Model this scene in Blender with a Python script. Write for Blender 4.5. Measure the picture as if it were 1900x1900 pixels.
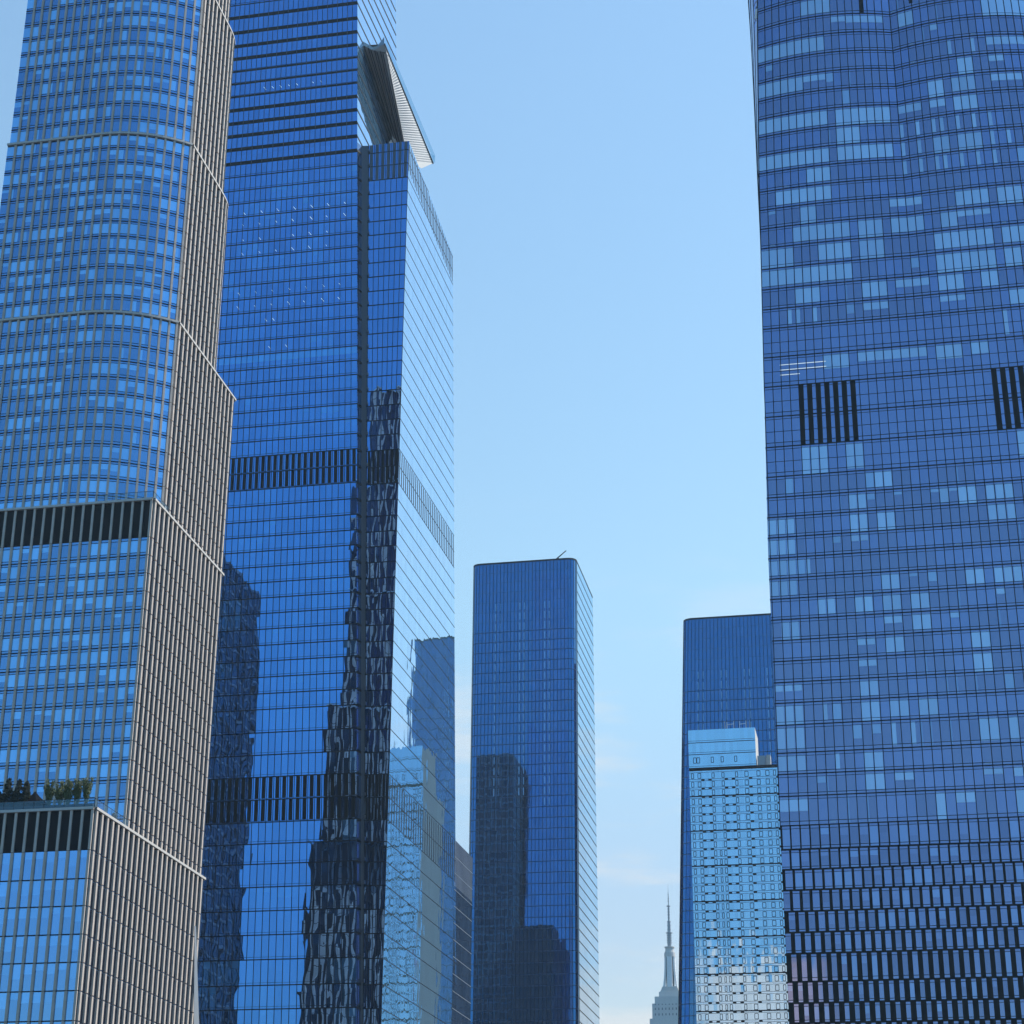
import bpy, math, random
from math import radians, sin, cos, pi, sqrt
from mathutils import Vector, Matrix

# ------------------------------------------------------------------ clean
for o in list(bpy.data.objects):
    bpy.data.objects.remove(o, do_unlink=True)
S = bpy.context.scene
COL = S.collection
random.seed(7)

# ------------------------------------------------------------------ camera
# world axes: +X south (right), +Y east (away), +Z up, metres
YAW, PIT, ROL = 0.212090, 0.390035, 0.0129015
fw = Vector((-sin(YAW)*cos(PIT), cos(YAW)*cos(PIT), sin(PIT)))
rt = Vector((cos(YAW), sin(YAW), 0)); up = rt.cross(fw)
r2 = rt*cos(ROL)+up*sin(ROL); u2 = -rt*sin(ROL)+up*cos(ROL)
cd = bpy.data.cameras.new('camera'); cam = bpy.data.objects.new('camera', cd); COL.objects.link(cam)
M = Matrix(((r2.x, u2.x, -fw.x, 0), (r2.y, u2.y, -fw.y, 0), (r2.z, u2.z, -fw.z, 12.0), (0, 0, 0, 1)))
cam.matrix_world = M
cd.sensor_width = 36; cd.lens = 3555.17*36/1900
cd.shift_x = (950-897.24)/1900; cd.shift_y = (1020.75-950)/1900
cd.clip_start = 0.5; cd.clip_end = 60000
S.camera = cam

# ------------------------------------------------------------------ sky and sun
SUN_EL, SUN_AZ = radians(52), radians(62)      # azimuth from +Y (east) towards +X (south)
w = bpy.data.worlds.new('World'); S.world = w; w.use_nodes = True
nt = w.node_tree; nt.nodes.clear()
def N(t, ty, **kw):
    n = t.nodes.new(ty)
    for k, v in kw.items():
        if hasattr(n, k): setattr(n, k, v)
        else: n.inputs[k].default_value = v
    return n
def math_(t, op, a=None, b=None, clamp=False):
    n = t.nodes.new('ShaderNodeMath'); n.operation = op; n.use_clamp = clamp
    for i, x in enumerate((a, b)):
        if x is None: continue
        if isinstance(x, (int, float)): n.inputs[i].default_value = x
        else: t.links.new(x, n.inputs[i])
    return n.outputs[0]
def maprange(t, v, a, b, c=0.0, d=1.0, smooth=True):
    n = t.nodes.new('ShaderNodeMapRange'); n.interpolation_type = 'SMOOTHSTEP' if smooth else 'LINEAR'
    n.inputs[1].default_value = a; n.inputs[2].default_value = b; n.inputs[3].default_value = c; n.inputs[4].default_value = d
    t.links.new(v, n.inputs[0]); return n.outputs[0]
sky = N(nt, 'ShaderNodeTexSky'); sky.sky_type = 'NISHITA'; sky.sun_disc = False
sky.sun_elevation = SUN_EL; sky.sun_rotation = SUN_AZ; sky.altitude = 20; sky.air_density = 2.0; sky.dust_density = 0.3; sky.ozone_density = 4.5
tc = N(nt, 'ShaderNodeTexCoord'); sep = N(nt, 'ShaderNodeSeparateXYZ'); nt.links.new(tc.outputs['Generated'], sep.inputs[0])
mp = N(nt, 'ShaderNodeMapping'); mp.inputs['Scale'].default_value = (3, 3, 16); nt.links.new(tc.outputs['Generated'], mp.inputs[0])
nz = N(nt, 'ShaderNodeTexNoise'); nz.inputs['Scale'].default_value = 2.2; nz.inputs['Detail'].default_value = 7; nz.inputs['Roughness'].default_value = .55
nt.links.new(mp.outputs[0], nz.inputs['Vector'])
# cloud bank low in the west and south; a few faint wisps in the east
ztop = math_(nt, 'ADD', sep.outputs['Z'], math_(nt, 'MULTIPLY', math_(nt, 'SUBTRACT', nz.outputs['Fac'], .5), -.10))
bank = maprange(nt, ztop, .158, .172, 1, 0)
sideW = math_(nt, 'MULTIPLY', maprange(nt, sep.outputs['X'], -.125, -.08, 0, 1), maprange(nt, sep.outputs['X'], -.055, -.02, 1, 0))
sideE = maprange(nt, sep.outputs['X'], .0, .1, 0, 1); isE = maprange(nt, sep.outputs['Y'], -.1, .1, 0, 1)
side = math_(nt, 'ADD', math_(nt, 'MULTIPLY', sideE, isE), math_(nt, 'MULTIPLY', sideW, math_(nt, 'SUBTRACT', 1, isE)))
bank = math_(nt, 'MULTIPLY', bank, side)
wisp = math_(nt, 'MULTIPLY', maprange(nt, nz.outputs['Fac'], .50, .68, 0, .6), maprange(nt, sep.outputs['Z'], .42, .24, 0, 1))
cl = math_(nt, 'MAXIMUM', bank, math_(nt, 'MULTIPLY', wisp, isE), True)
hs = N(nt, 'ShaderNodeHueSaturation'); hs.inputs['Saturation'].default_value = 1.0; tn_ = N(nt, 'ShaderNodeMix'); tn_.data_type = 'RGBA'; tn_.blend_type = 'MULTIPLY'; tn_.inputs[0].default_value = 1; tn_.inputs[7].default_value = (.94, 1.01, 1.01, 1)
nt.links.new(sky.outputs[0], tn_.inputs[6]); 
def tintmix(fac, a, b_):
    n = N(nt, 'ShaderNodeMix'); n.data_type = 'RGBA'; n.inputs[6].default_value = (*a, 1); n.inputs[7].default_value = (*b_, 1); nt.links.new(fac, n.inputs[0]); return n.outputs[2]
def mul(c1, c2):
    n = N(nt, 'ShaderNodeMix'); n.data_type = 'RGBA'; n.blend_type = 'MULTIPLY'; n.inputs[0].default_value = 1; nt.links.new(c1, n.inputs[6]); nt.links.new(c2, n.inputs[7]); return n.outputs[2]
low_ = tintmix(maprange(nt, sep.outputs['Z'], .17, .37), (.83, .76, .90), (1, 1, 1))       # dull band near the horizon
west_ = tintmix(maprange(nt, sep.outputs['Y'], .25, -.30), (1, 1, 1), (.40, .77, 1.04))   # unseen western sky tinted deeper blue to colour the glass reflections
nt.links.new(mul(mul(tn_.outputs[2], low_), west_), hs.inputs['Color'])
mx = N(nt, 'ShaderNodeMix'); mx.data_type = 'RGBA'; mx.inputs[7].default_value = (4.8, 4.9, 4.95, 1)
nt.links.new(cl, mx.inputs[0]); nt.links.new(hs.outputs[0], mx.inputs[6])
bg = N(nt, 'ShaderNodeBackground'); bg.inputs['Strength'].default_value = 0.15; nt.links.new(mx.outputs[2], bg.inputs['Color'])
wo = N(nt, 'ShaderNodeOutputWorld'); nt.links.new(bg.outputs[0], wo.inputs['Surface'])

sd = bpy.data.lights.new('sun', 'SUN'); sd.energy = 4.8; sd.angle = radians(.5); sd.color = (1, .95, .87)
sun = bpy.data.objects.new('sun', sd); COL.objects.link(sun)
sdir = Vector((sin(SUN_AZ)*cos(SUN_EL), cos(SUN_AZ)*cos(SUN_EL), sin(SUN_EL)))
sun.rotation_euler = sdir.to_track_quat('Z', 'Y').to_euler(); sun.location = (300, 100, 600)
S.view_settings.view_transform = 'Standard'; S.view_settings.look = 'None'
S.view_settings.exposure = 0.22; S.view_settings.gamma = 1
S.render.engine = 'CYCLES'
S.cycles.max_bounces = 8; S.cycles.glossy_bounces = 5; S.cycles.sample_clamp_indirect = 6

# ------------------------------------------------------------------ materials
def mat(name, col, rough=.6, metal=0., spec=.5, noise=0., nscale=1.):
    m = bpy.data.materials.new(name); m.use_nodes = True; t = m.node_tree; b = t.nodes['Principled BSDF']
    b.inputs['Base Color'].default_value = (*col, 1); b.inputs['Roughness'].default_value = rough
    b.inputs['Metallic'].default_value = metal; b.inputs['Specular IOR Level'].default_value = spec
    if noise:
        tc = N(t, 'ShaderNodeTexCoord'); nz = N(t, 'ShaderNodeTexNoise'); nz.inputs['Scale'].default_value = nscale; nz.inputs['Detail'].default_value = 5
        t.links.new(tc.outputs['Object'], nz.inputs['Vector'])
        cr = N(t, 'ShaderNodeMix'); cr.data_type = 'RGBA'
        cr.inputs[6].default_value = (*[c*(1-noise) for c in col], 1); cr.inputs[7].default_value = (*[min(1, c*(1+noise)) for c in col], 1)
        t.links.new(nz.outputs['Fac'], cr.inputs[0]); t.links.new(cr.outputs[2], b.inputs['Base Color'])
    return m
def glass(name, tn, tg, p=3.0, wob=.010, wscale=(.55, .55, .16), rough=.004, big=.004):
    """reflective curtain-wall glass: tinted mirror coat (colour tn head-on, tg at grazing) over the pane's own interior colour"""
    m = bpy.data.materials.new(name); m.use_nodes = True; t = m.node_tree; t.nodes.clear()
    tc = N(t, 'ShaderNodeTexCoord')
    def noise(sc, amp, detail=1.0):
        mp = N(t, 'ShaderNodeMapping'); mp.inputs['Scale'].default_value = sc; t.links.new(tc.outputs['Object'], mp.inputs[0])
        nz = N(t, 'ShaderNodeTexNoise'); nz.inputs['Scale'].default_value = 1; nz.inputs['Detail'].default_value = detail; t.links.new(mp.outputs[0], nz.inputs['Vector'])
        v = N(t, 'ShaderNodeVectorMath', operation='SUBTRACT'); t.links.new(nz.outputs['Color'], v.inputs[0]); v.inputs[1].default_value = (.5, .5, .5)
        s = N(t, 'ShaderNodeVectorMath', operation='SCALE'); t.links.new(v.outputs[0], s.inputs[0]); s.inputs['Scale'].default_value = amp
        return s.outputs[0]
    at = N(t, 'ShaderNodeAttribute', attribute_name='pane')
    tl = N(t, 'ShaderNodeAttribute', attribute_name='tilt')
    g = N(t, 'ShaderNodeNewGeometry')
    a1 = N(t, 'ShaderNodeVectorMath', operation='ADD'); t.links.new(g.outputs['Normal'], a1.inputs[0]); t.links.new(noise(wscale, wob*2), a1.inputs[1])
    a2 = N(t, 'ShaderNodeVectorMath', operation='ADD'); t.links.new(a1.outputs[0], a2.inputs[0]); t.links.new(noise((.06, .06, .03), big*2), a2.inputs[1])
    a3 = N(t, 'ShaderNodeVectorMath', operation='ADD'); t.links.new(a2.outputs[0], a3.inputs[0]); t.links.new(tl.outputs['Vector'], a3.inputs[1])
    nn = N(t, 'ShaderNodeVectorMath', operation='NORMALIZE'); t.links.new(a3.outputs[0], nn.inputs[0])
    lw = N(t, 'ShaderNodeLayerWeight'); lw.inputs['Blend'].default_value = .5
    pw = math_(t, 'POWER', lw.outputs['Facing'], p)
    cm = N(t, 'ShaderNodeMix'); cm.data_type = 'RGBA'; cm.inputs[6].default_value = (*tn, 1); cm.inputs[7].default_value = (*tg, 1); t.links.new(pw, cm.inputs[0])
    gl = N(t, 'ShaderNodeBsdfGlossy'); gl.inputs['Roughness'].default_value = rough
    sc = N(t, 'ShaderNodeMix'); sc.data_type = 'RGBA'; sc.blend_type = 'MULTIPLY'; sc.inputs[0].default_value = 1
    ca = N(t, 'ShaderNodeCombineXYZ')
    for i in range(3): t.links.new(at.outputs['Alpha'], ca.inputs[i])
    t.links.new(cm.outputs[2], sc.inputs[6]); t.links.new(ca.outputs[0], sc.inputs[7])
    t.links.new(sc.outputs[2], gl.inputs['Color']); t.links.new(nn.outputs[0], gl.inputs['Normal'])
    df = N(t, 'ShaderNodeBsdfDiffuse'); t.links.new(at.outputs['Color'], df.inputs['Color'])
    ad = N(t, 'ShaderNodeAddShader'); t.links.new(gl.outputs[0], ad.inputs[0]); t.links.new(df.outputs[0], ad.inputs[1])
    o = N(t, 'ShaderNodeOutputMaterial'); t.links.new(ad.outputs[0], o.inputs['Surface'])
    return m
def emit(name, col, s):
    m = bpy.data.materials.new(name); m.use_nodes = True; t = m.node_tree; t.nodes.clear()
    e = N(t, 'ShaderNodeEmission'); e.inputs[0].default_value = (*col, 1); e.inputs[1].default_value = s
    o = N(t, 'ShaderNodeOutputMaterial'); t.links.new(e.outputs[0], o.inputs[0]); return m
def clear_glass(name, col, a):
    m = bpy.data.materials.new(name); m.use_nodes = True; t = m.node_tree; t.nodes.clear()
    tr = N(t, 'ShaderNodeBsdfTransparent'); tr.inputs[0].default_value = (*col, 1)
    gl = N(t, 'ShaderNodeBsdfGlossy'); gl.inputs['Roughness'].default_value = .02; gl.inputs['Color'].default_value = (.8, .92, 1, 1)
    mxs = N(t, 'ShaderNodeMixShader'); mxs.inputs[0].default_value = a
    o = N(t, 'ShaderNodeOutputMaterial'); t.links.new(tr.outputs[0], mxs.inputs[1]); t.links.new(gl.outputs[0], mxs.inputs[2]); t.links.new(mxs.outputs[0], o.inputs[0]); return m

MT = {}
MT['stone'] = mat('warm_grey_stone', (.50, .42, .355), .75, noise=.22, nscale=.9)
MT['coping'] = mat('pale_stone_coping', (.52, .49, .45), .7, noise=.1)
MT['bronze'] = mat('dark_bronze_panel', (.03, .032, .042), .35, .3)
MT['louvre'] = mat('black_louvre_metal', (.010, .009, .010), .6, .0, .15)
MT['frame'] = mat('navy_frame_metal', (.004, .006, .014), .5, .0, .2)
MT['pier'] = mat('black_metal_pier', (.006, .006, .008), .55, .0, .2)
MT['reveal'] = mat('dark_grey_metal', (.085, .09, .105), .4, .4)
MT['steel'] = mat('brushed_steel', (.30, .32, .34), .35, .5)
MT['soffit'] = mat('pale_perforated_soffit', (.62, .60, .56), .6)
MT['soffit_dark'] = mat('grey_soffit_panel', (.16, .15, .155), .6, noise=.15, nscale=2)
MT['roof'] = mat('roof_membrane', (.22, .22, .22), .9, noise=.2)
MT['lime'] = mat('hazy_limestone', (.56, .54, .51), .85, noise=.12, nscale=.15)
MT['spire'] = mat('spire_metal', (.28, .30, .33), .4, .3)
MT['asphalt'] = mat('asphalt', (.05, .05, .052), .9, noise=.3, nscale=.05)
MT['concrete'] = mat('dull_concrete', (.25, .24, .23), .85, noise=.2, nscale=.2)
MT['lamp'] = emit('office_lamp', (.75, .92, 1.0), .7)
MT['rail'] = clear_glass('balustrade_glass', (.60, .74, .80), .10)
MT['bark'] = mat('bark', (.09, .065, .045), .9)
MT['leaf_dark'] = mat('conifer_needles', (.010, .020, .011), .85, noise=.4, nscale=3)
MT['leaf'] = mat('olive_leaves', (.10, .125, .045), .7, noise=.6, nscale=4)
MT['canvas'] = mat('black_canvas', (.006, .006, .008), .9, spec=.1)
MT['planter'] = mat('dark_planter', (.03, .033, .04), .6)
MT['white'] = mat('white_paint', (.75, .75, .74), .5)
MT['glassA'] = glass('blue_glass_hotel', (.22, .35, .545), (.80, .86, .90), 4, wob=.006)
MT['glassB'] = glass('deep_blue_glass', (.135, .305, .60), (1.0, .99, .90), 2.4, wob=.0095, wscale=(.55, .55, .13), big=.002)
MT['glassC'] = glass('navy_blue_glass', (.045, .165, .35), (.85, .95, .97), 3.0, wob=.0022, wscale=(.6, .6, .15), big=.0004)
MT['glassF'] = glass('slate_blue_glass', (.30, .285, .42), (.75, .85, .93), 4, wob=.004, wscale=(.5, .5, .2), big=.002)
MT['glassG'] = glass('pale_blue_glass', (.50, .62, .70), (.8, .9, 1.0), 4, wob=.006)
MT['glassD'] = glass('charcoal_glass', (.07, .08, .10), (.4, .44, .48), 4, wob=.01)
MT['glassE'] = glass('silver_blue_glass', (.42, .60, .80), (.8, .9, 1.0), 3, wob=.01)
MT['glassP'] = glass('grey_blue_glass', (.30, .38, .45), (.6, .7, .75), 4, wob=.008)

# ------------------------------------------------------------------ mesh helpers
ORG = {}
class MB:
    def __init__(s): s.v = []; s.f = []; s.c = []; s.t = []; s.anyc = False
    def quad(s, a, b, c, d, col=None, tilt=(0, 0, 0)):
        i = len(s.v); s.v += [a, b, c, d]; s.f.append((i, i+1, i+2, i+3))
        s.c.append(col or (0, 0, 0, 1)); s.t.append(tilt)
        if col: s.anyc = True
    def tri(s, a, b, c, col=None):
        i = len(s.v); s.v += [a, b, c]; s.f.append((i, i+1, i+2)); s.c.append(col or (0, 0, 0, 1)); s.t.append((0, 0, 0))
    def ngon(s, pts):
        i = len(s.v); s.v += pts; s.f.append(tuple(range(i, i+len(pts)))); s.c.append((0, 0, 0, 1)); s.t.append((0, 0, 0))
    def box(s, x0, x1, y0, y1, z0, z1, col=None):
        p = [(x0, y0), (x1, y0), (x1, y1), (x0, y1)]
        for i in range(4):
            a, b = p[i], p[(i+1) % 4]; s.quad((*a, z0), (*b, z0), (*b, z1), (*a, z1), col)
        s.quad(*[(*q, z1) for q in p], col=col); s.quad(*[(*q, z0) for q in reversed(p)], col=col)
    def beam(s, a, b, n, wd, d, back=.03, ends=True):
        """box from a to b on a surface with outward normal n: wd wide, standing d proud"""
        ax, ay, az = b[0]-a[0], b[1]-a[1], b[2]-a[2]
        sx, sy, sz = ay*n[2]-az*n[1], az*n[0]-ax*n[2], ax*n[1]-ay*n[0]
        L = sqrt(sx*sx+sy*sy+sz*sz) or 1; h = wd/2/L; sx *= h; sy *= h; sz *= h
        def q(p, k, dd): return (p[0]+sx*k+n[0]*dd, p[1]+sy*k+n[1]*dd, p[2]+sz*k+n[2]*dd)
        a0, a1, a2, a3 = q(a, -1, -back), q(a, 1, -back), q(a, 1, d), q(a, -1, d)
        b0, b1, b2, b3 = q(b, -1, -back), q(b, 1, -back), q(b, 1, d), q(b, -1, d)
        s.quad(a3, a2, b2, b3); s.quad(a0, a3, b3, b0); s.quad(a2, a1, b1, b2)
        if ends: s.quad(a0, a1, a2, a3); s.quad(b3, b2, b1, b0)
    def tube(s, a, b, r0, r1, n=8):
        A = Vector(a); B = Vector(b); d = (B-A).normalized(); u = d.orthogonal().normalized(); v = d.cross(u)
        ra = [tuple(A+(u*cos(2*pi*i/n)+v*sin(2*pi*i/n))*r0) for i in range(n)]
        rb = [tuple(B+(u*cos(2*pi*i/n)+v*sin(2*pi*i/n))*r1) for i in range(n)]
        for i in range(n): s.quad(ra[i], ra[(i+1) % n], rb[(i+1) % n], rb[i])
        s.ngon(list(reversed(ra))); s.ngon(rb)
    def build(s, name, m, parent=None):
        if not s.f: return None
        org = ORG.get(parent.name, (0, 0, 0)) if parent else (0, 0, 0)
        me = bpy.data.meshes.new(name); me.from_pydata([(x-org[0], y-org[1], z-org[2]) for x, y, z in s.v], [], s.f)
        if s.anyc:
            at = me.attributes.new('pane', 'FLOAT_COLOR', 'FACE'); at.data.foreach_set('color', [k for c in s.c for k in c])
            at = me.attributes.new('tilt', 'FLOAT_VECTOR', 'FACE'); at.data.foreach_set('vector', [k for c in s.t for k in c])
        me.materials.append(m); me.update()
        o = bpy.data.objects.new(name, me); COL.objects.link(o)
        if parent: o.parent = parent; ORG[o.name] = org
        return o
def thing(name, label, cat, loc, group=None):
    o = bpy.data.objects.new(name, None); COL.objects.link(o); o.location = loc; o.empty_display_size = 2
    o['label'] = label; o['category'] = cat
    if group: o['group'] = group
    ORG[o.name] = tuple(loc); return o
def nrm(P, u, z, e=.02):
    a = P(u-e, z); b = P(u+e, z); tx, ty = b[0]-a[0], b[1]-a[1]; L = sqrt(tx*tx+ty*ty) or 1
    return (ty/L, -tx/L, 0)
def pt(P, u, z, off=0):
    p = P(u, z)
    if off:
        n = nrm(P, u, z); return (p[0]+n[0]*off, p[1]+n[1]*off, z)
    return (p[0], p[1], z)
def pane(mb, P, u0, u1, z0, z1, col, off=0, tilt=.0):
    tl = (random.gauss(0, tilt), random.gauss(0, tilt), random.gauss(0, tilt)) if tilt else (0, 0, 0)
    mb.quad(pt(P, u0, z0, off), pt(P, u1, z0, off), pt(P, u1, z1, off), pt(P, u0, z1, off), col, tl)
def vbar(mb, P, u, z0, z1, wd, d, steps=1):
    for k in range(steps):
        a = z0+(z1-z0)*k/steps; b = z0+(z1-z0)*(k+1)/steps
        mb.beam(pt(P, u, a), pt(P, u, b), nrm(P, u, (a+b)/2), wd, d, ends=(k == 0 or k == steps-1))
def hbar(mb, P, us, z, h, d):
    for a, b in zip(us, us[1:]): mb.beam(pt(P, a, z), pt(P, b, z), nrm(P, (a+b)/2, z), h, d, ends=False)
def seg(p0, p1):
    L = math.hypot(p1[0]-p0[0], p1[1]-p0[1])
    def P(u, z): t = u/L; return (p0[0]+(p1[0]-p0[0])*t, p0[1]+(p1[1]-p0[1])*t)
    P.L = L; return P
def poly(pts):
    cum = [0]
    for a, b in zip(pts, pts[1:]): cum.append(cum[-1]+math.hypot(b[0]-a[0], b[1]-a[1]))
    def P(u, z):
        i = 0
        while i < len(cum)-2 and u > cum[i+1]: i += 1
        t = (u-cum[i])/(cum[i+1]-cum[i]); a, b = pts[i], pts[i+1]
        return (a[0]+(b[0]-a[0])*t, a[1]+(b[1]-a[1])*t)
    P.L = cum[-1]; return P
def lerp2(L, R):
    """patch between two leaning edges L(z) and R(z); u in 0..1"""
    def P(u, z): a = L(z); b = R(z); return (a[0]+(b[0]-a[0])*u, a[1]+(b[1]-a[1])*u)
    return P
def edge(p, q):
    """edge through (x,y,z) p and q"""
    def E(z): t = (z-p[2])/(q[2]-p[2]); return (p[0]+(q[0]-p[0])*t, p[1]+(q[1]-p[1])*t)
    return E
def bez(a, b, c, n): return [((1-t)**2*a[0]+2*t*(1-t)*b[0]+t*t*c[0], (1-t)**2*a[1]+2*t*(1-t)*b[1]+t*t*c[1]) for t in [i/n for i in range(n+1)]]
def div(L, step):
    n = max(1, round(L/step)); return [L*i/n for i in range(n+1)]
def jit(c, a=.15, al=.06):
    k = 1+random.uniform(-a, a); return (c[0]*k, c[1]*k, c[2]*k, c[3]*(1+random.uniform(-al, al)))

# ------------------------------------------------------------------ ground
g = MB(); g.quad((-9000, -9000, 0), (9000, -9000, 0), (9000, 9000, 0), (-9000, 9000, 0)); go = g.build('ground', MT['asphalt']); go['kind'] = 'structure'

# ================================================================== stone-finned tower (left)
A = thing('stone_finned_tower', 'stepped tower with grey stone fins and curved glass corners, leftmost in view', 'skyscraper', (-148, 305, 0))
def flat_roof(root, pts, z, m='roof', name='roof'):
    b = MB(); b.ngon([(x, y, z) for x, y in pts]); return b.build(name, MT[m], root)
def tierA(west, south, east, north, zs, louv, last, curved, sub=True, pitch=1.78):
    """one tier: four faces; zs = storey levels, louv = top louvre band from that level up"""
    fw_ = MB(); fs = MB(); jn = MB(); cp = MB(); lv = MB()
    usW = div(west.L, pitch); usS = div(south.L, 2.2); usE = div(east.L, 2.2); usN = div(north.L, 3.3)
    top = zs[-1]
    light = {}
    for i in range(len(zs)-1):
        z0, z1 = zs[i], zs[i+1]; st = MB()
        run = 0; on = False
        for j in range(len(usW)-1):
            if run <= 0:
                on = random.random() < (.48 if last != 'office' else .3); run = random.randint(1, 3)
            run -= 1
            if louv and z0 >= louv-.1:
                pane(lv, west, usW[j], usW[j+1], z0, z1, None); continue
            base = jit((.008, .026, .07, .95), .35, .1); lit = jit((.14, .32, .46, 1.0), .25, .05)
            c = lit if on else base
            u0, u1 = usW[j], usW[j+1]
            if sub:
                h = z1-z0; a = z0+.17*h; b = z0+.86*h
                pane(st, west, u0, u1, z0, a, jit((.02, .055, .12, .95), .2), 0, .0012)
                pane(st, west, u0, u1, b, z1, jit((.02, .05, .12, .95), .2), 0, .0012)
                r = random.random()
                if r < .16 and not on:                               # a half drawn curtain
                    um = u0+(u1-u0)*random.choice((.35, .5, .65)); pane(st, west, u0, um, a, b, lit, 0, .0012); pane(st, west, um, u1, a, b, base, 0, .0012)
                elif r < .24:
                    zm = a+(b-a)*random.uniform(.4, .7); pane(st, west, u0, u1, a, zm, base, 0, .0012); pane(st, west, u0, u1, zm, b, lit, 0, .0012)
                else: pane(st, west, u0, u1, a, b, c, 0, .0012)
            else:
                h = z1-z0; zm = z0+h*random.choice((.45, .62, .62, .75))
                pane(st, west, u0, u1, z0, zm, jit((.008, .03, .08, 1.15), .3), 0, .0015)
                pane(st, west, u0, u1, zm, z1, jit((.06, .18, .32, 1.1), .5), 0, .0015)
        for P, us in ((south, usS), (east, usE)):
            for j in range(len(us)-1): pane(st, P, us[j], us[j+1], z0, z1, jit((.012, .014, .022, .16), .3, .1), 0, .001)
        for j in range(len(usN)-1): pane(st, north, usN[j], usN[j+1], z0, z1, jit((.02, .05, .1, .8), .3), 0, .001)
        if st.f: st.build('storey_glazing', MT['glassA'], A)
        # transoms on the glass face
        if not (louv and z0 >= louv-.1):
            uu = usW if curved else [usW[0], usW[-1]]
            hbar(jn, west, uu, z0+.02, .18, .10)
            if sub:
                hbar(jn, west, uu, z0+.17*(z1-z0), .09, .05); hbar(jn, west, uu, z0+.86*(z1-z0), .09, .05)
        # fins, one piece per storey with an open joint
        for P, us, mb in ((south, usS, fs), (east, usE, fs)):
            for u in us[1:-1] if P is east else us[:-1]:
                u_ = u+.62
                if u_ > P.L-.3: continue
                mb.beam(pt(P, u_, z0+.11), pt(P, u_, z1-.11), nrm(P, u_, z0), .60, .34, back=.0)
    for j, u in enumerate(usW[:-1] if False else usW):
        if j == 0: continue
        if j == len(usW)-1: u -= .22
        n = nrm(west, u, zs[0])
        for i in range(len(zs)-1):
            fw_.beam(pt(west, u, zs[i]+.05), pt(west, u, zs[i+1]-.05), n, .41, .28, back=.02)
    # pale coping round the top
    for P in (west, south, east):
        us = div(P.L, 1.5); 
        for a, b in zip(us, us[1:]): cp.beam(pt(P, a, top-.1), pt(P, b, top-.1), nrm(P, (a+b)/2, top), .42, .46, back=.05, ends=False)
    fw_.build('west_fin_screen', MT['stone'], A); fs.build('side_fin_screen', MT['stone'], A)
    jn.build('transom_grid', MT['frame'], A); cp.build('coping', MT['coping'], A)
    if lv.f: lv.build('louvre_band', MT['louvre'], A)
def rect_tier(xn, xs, yw, ye): return seg((xn, yw), (xs, yw)), seg((xs, yw), (xs, ye)), seg((xs, ye), (xn, ye)), seg((xn, ye), (xn, yw))
def round_tier(xn, xs, yw, ysw, ye, rse):
    wp = [(xn, yw)]+bez((xs-16.8, yw), (xs-7.3, yw), (xs, ysw), 10)
    if rse: sp = [(xs, ysw)]+bez((xs, ye-9), (xs, ye-.5), (xs-5, ye), 8); ex = xs-5
    else: sp = [(xs, ysw), (xs, ye)]; ex = xs
    return poly(wp), poly(sp), seg((ex, ye), (xn, ye)), seg((xn, ye), (xn, yw))
z2 = lambda z: 12+(z-12)*294.5/300
z1 = lambda z: 12+(z-12)*279/286
t1 = rect_tier(-178, -123.0, 279, 330.5)
tierA(*t1, [z1(z) for z in (57.2-4.55*2, 57.2-4.55, 57.2, 61.87, 66.32, 70.76, 75.31, 79.73, 84.4, 91.45)], z1(84.4), 'office', False, sub=False, pitch=1.92)
flat_roof(A, [(-178, 279), (-123, 279), (-123, 330.5), (-178, 330.5)], z1(91.45)-.05)
t2 = rect_tier(-171, -124.0, 294.5, 332)
zsT2 = [z2(145.2-3.475*k) for k in range(16, -1, -1)]+[z2(152.8)]
tierA(*t2, zsT2, z2(145.2), 'flats', False, pitch=1.87)
flat_roof(A, [(-171, 294.5), (-124, 294.5), (-124, 332), (-171, 332)], z2(152.8)-.05)
t3 = round_tier(-166, -126.0, 297, 304.0, 337.4, False)
tierA(*t3, [191.5-3.47*k for k in range(12, -1, -1)], None, 'flats', True)
t4 = round_tier(-162.6, -126.25, 297.3, 304.2, 331, True)
tierA(*t4, [191.5+40.5/12*k for k in range(0, 13)], None, 'flats', True)
t5 = round_tier(-162.4, -126.45, 297.6, 304.4, 328.5, True)
tierA(*t5, [232+40.2/11*k for k in range(0, 12)], None, 'flats', True)
t6 = round_tier(-160, -127.2, 298.5, 305.2, 326, True)
tierA(*t6, [272.2+3.6*k for k in range(0, 11)], None, 'flats', True)
for z, xn_, xs, ye in ((191.45, -165.9, -126.0, 337.4), (231.95, -162.5, -126.25, 330.5), (272.1, -162.3, -126.5, 328), (308.1, -159.9, -127.3, 325.5)):
    flat_roof(A, [(xn_, 299), (xs-10, 299), (xs-.3, 305), (xs-.3, ye-9 if z > 200 else ye), (xs-6 if z > 200 else xs-.3, ye), (xn_, ye)], z)
b = MB(); b.box(-177, -124.5, 280.5, 329, 0, z1(57.2-9.1)); b.build('podium', MT['concrete'], A)
# splayed pier at the foot of the far corner
b = MB(); p = [(-122.8, 326.6, 80), (-122.8, 329.56, 63.1), (-122.8, 332.85, 63.6), (-122.8, 326.9, 80)]
q = [(-122.8, 336, 40), (-122.8, 332, 40)]
for pts in ([(-122.6, 326.5, 80), (-122.6, 331.5, 52), (-122.6, 335.6, 52), (-122.6, 327.2, 80)],):
    bk = [(x-1.2, y, z) for x, y, z in pts]
    b.ngon(pts); b.ngon(list(reversed(bk)))
    for i in range(4): b.quad(pts[i], bk[i], bk[(i+1) % 4], pts[(i+1) % 4])
sp_ = b.build('splayed_pier', MT['steel'], A)
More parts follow.
